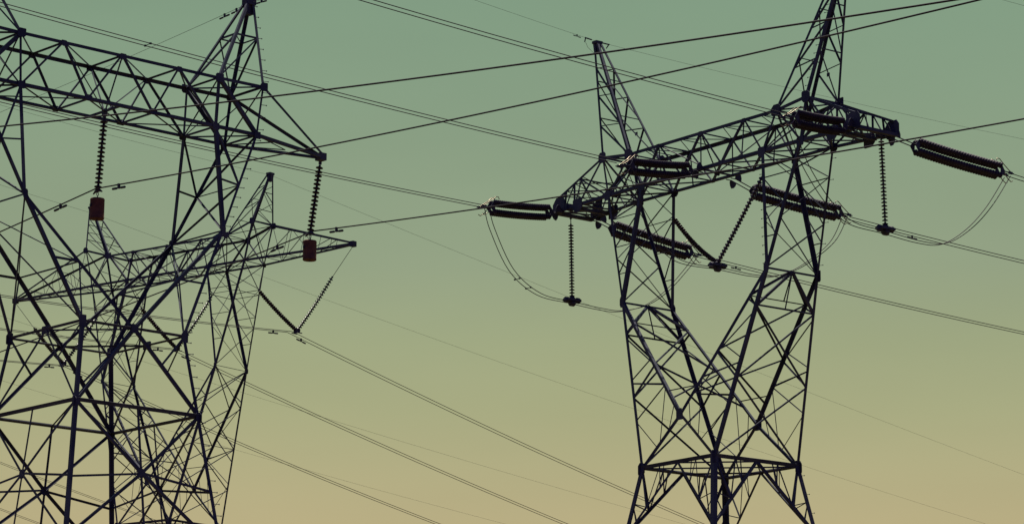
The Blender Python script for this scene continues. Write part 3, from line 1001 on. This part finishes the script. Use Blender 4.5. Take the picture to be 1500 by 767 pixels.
# ---------------------------------------------------------------- vibration dampers
def damper(P0, dv, co, s, label, group, sc=1.0, drop=.10):
    z = lambda t: co[0] + co[1] * t + co[2] * t * t
    c = V(P0[0] + dv[0] * s, P0[1] + dv[1] * s, z(s))
    t = V(dv[0], dv[1], co[1] + 2 * co[2] * s).normalized()
    root = empty("vibration_damper", c)
    tag(root, label, "damper", group)
    dn = V(0, 0, -drop * sc)
    mb = MB(); mb.box(dn * .45, t * .035 * sc, t.cross(V(0, 0, 1)) * .03 * sc, V(0, 0, .075 * sc)); mb.build('clamp', FITT, root)
    mb = MB(); mb.tube([dn - t * .26 * sc, dn + t * .26 * sc], .010 * sc, 6); mb.build('messenger_cable', FITT, root)
    for k in (-1, 1):
        mb = MB()
        mb.lathe(dn + t * (k * .10 * sc), t * k, [(0, 0), (.032 * sc, 0), (.036 * sc, .03 * sc), (.036 * sc, .20 * sc), (.028 * sc, .22 * sc), (0, .22 * sc)], 12)
        mb.build('damper_weight', FITT, root)
GD = "vibration dampers on the wires"
damper((-13.93, 99.83), YA, (25.87, .0914, .0008), -2.1, "small dumbbell damper left of the middle drum weight", GD, 1.15)
damper((-13.93, 99.83), YA, (25.87, -.07635, .0006), 1.35, "small dumbbell damper right of the middle drum weight", GD, 1.15)
damper((-7.03, 105.99), YA, (25.86, .09446, .0008), -2.1, "small dumbbell damper left of the right drum weight, over the distant arm", GD, 1.15)
damper((-7.03, 105.99), YA, (25.86, -.08667, .00062), 1.3, "small dumbbell damper right of the right drum weight", GD, 1.15)
damper((-9.32, 103.94), YA, (33.62, .0622, .00074), -.75, "small damper just left of the near tower's right peak", GD, .9)
damper((-9.32, 103.94), YA, (33.62, .0622, .00074), -1.45, "small damper on the thin wire, second left of the near tower's right peak", GD, .9)
damper((-9.32, 103.94), YA, (33.62, -.05, .0008), .72, "small damper just right of the near tower's right peak", GD, .9)
for P0, nco, fco, l in [((-13.19, 179.28), (36.42, .09189, .00083), (36.42, -.179, .00052), "right"),
                        ((-20.65, 185.), (36.40, .08163, .00079), (36.40, -.182, .00055), "middle"),
                        ((-28.11, 190.72), (36.38, .09381, .0008), (36.38, -.1875, .00073), "left")]:
    P1 = (P0[0] - XC[0] * .2, P0[1] - XC[1] * .2)
    damper(P1, YC, nco, -1.25, f"tiny damper left of the distant tower's {l} V string", GD, 1.3)
    damper(P1, YC, fco, 1.25, f"tiny damper below and right of the distant tower's {l} V string", GD, 1.3)
damper((9.26 - XB[0] * .24, 135. - XB[1] * .24), YB, (34.845, -.0628, .0008), 12.6, "small damper on the pair of wires right of the right vertical string's clamp", GD, 1.0)
damper((3.21 - XB[0] * .24, 142.84 - XB[1] * .24), YB, (34.68, -.0721, .00071), 10.2, "small damper on the pair of wires right of the central V string's clamp", GD, 1.0)
damper((4.04, 141.77), YB, (43.40, -.083, .0008), -1.25, "tiny damper on the thin wire left of the right tower's left peak", GD, .7)
# earth wire dead-end links at the left peak of B
for sgn, co, w in ((-1, (43.40, -.083, .0008), "left"), (1, (43.40, -.0187, .00063), "right")):
    P0 = (4.04, 141.77)
    f = lambda s: V(P0[0] + YB[0] * s, P0[1] + YB[1] * s, co[0] + co[1] * s + co[2] * s * s)
    o0 = f(0)
    root = empty("earth_wire_clamp", o0 + V(0, 0, .0))
    tag(root, f"small wedge clamp on the {w} of the right tower's left peak", "clamp", "earth wire clamps")
    mb = MB(); mb.tube([f(sgn * .35) - o0, f(sgn * .75) - o0], .035, 8); mb.build('clamp_body', FITT, root)
    c = f(sgn * .72) - o0
    mb = MB(); mb.tube([c, c + V(0, 0, -.22) - V(YB[0], YB[1], 0) * (.16 if sgn > 0 else .06)], .028, 8); mb.build('wire_tail_sleeve', FITT, root)
    if sgn < 0:
        mb = MB()
        a = c + V(0, 0, -.22)
        mb.tube([a, a + V(.10, .08, -.22), a + V(.35, .27, -.42), a + V(.62, .48, -.48)], .008, 6); mb.build('bonding_wire', FITT, root)

# ---------------------------------------------------------------- spacers between twin wires
def spacer(a, b, label):
    root = empty("conductor_spacer", (a + b) / 2)
    tag(root, label, "spacer", "spacers between twin wires")
    h = (b - a) / 2
    mb = MB(); mb.tube([-h, h * -.4, h * .4, h], .016, 6); mb.build('spacer_bar', FITT, root)
    for k in (-1, 1):
        mb = MB(); mb.box(h * k, V(.045, 0, 0), V(0, .045, 0), V(0, 0, .03)); mb.build('clamp', FITT, root)
def tw(P0, co, s, k): return V(P0[0] + YB[0] * s + XB[0] * k, P0[1] + YB[1] * s + XB[1] * k, co[0] + co[1] * s + co[2] * s * s)
spacer(tw((9.26, 135.0), (34.77, -.01486, .00069), -29.9, .16), tw((9.26, 135.0), (34.77, -.01486, .00069), -29.9, -.24), "small spacer on the pair of wires at the upper left, above the near tower's beam")
spacer(wl('B', (-9.76, -3.72, 31.50)), wl('B', (-10.12, -3.72, 31.50)), "small spacer on the left jumper loop, upper of two")
spacer(wl('B', (-9.76, -3.05, 31.16)), wl('B', (-10.12, -3.05, 31.16)), "small spacer on the left jumper loop, lower of two")
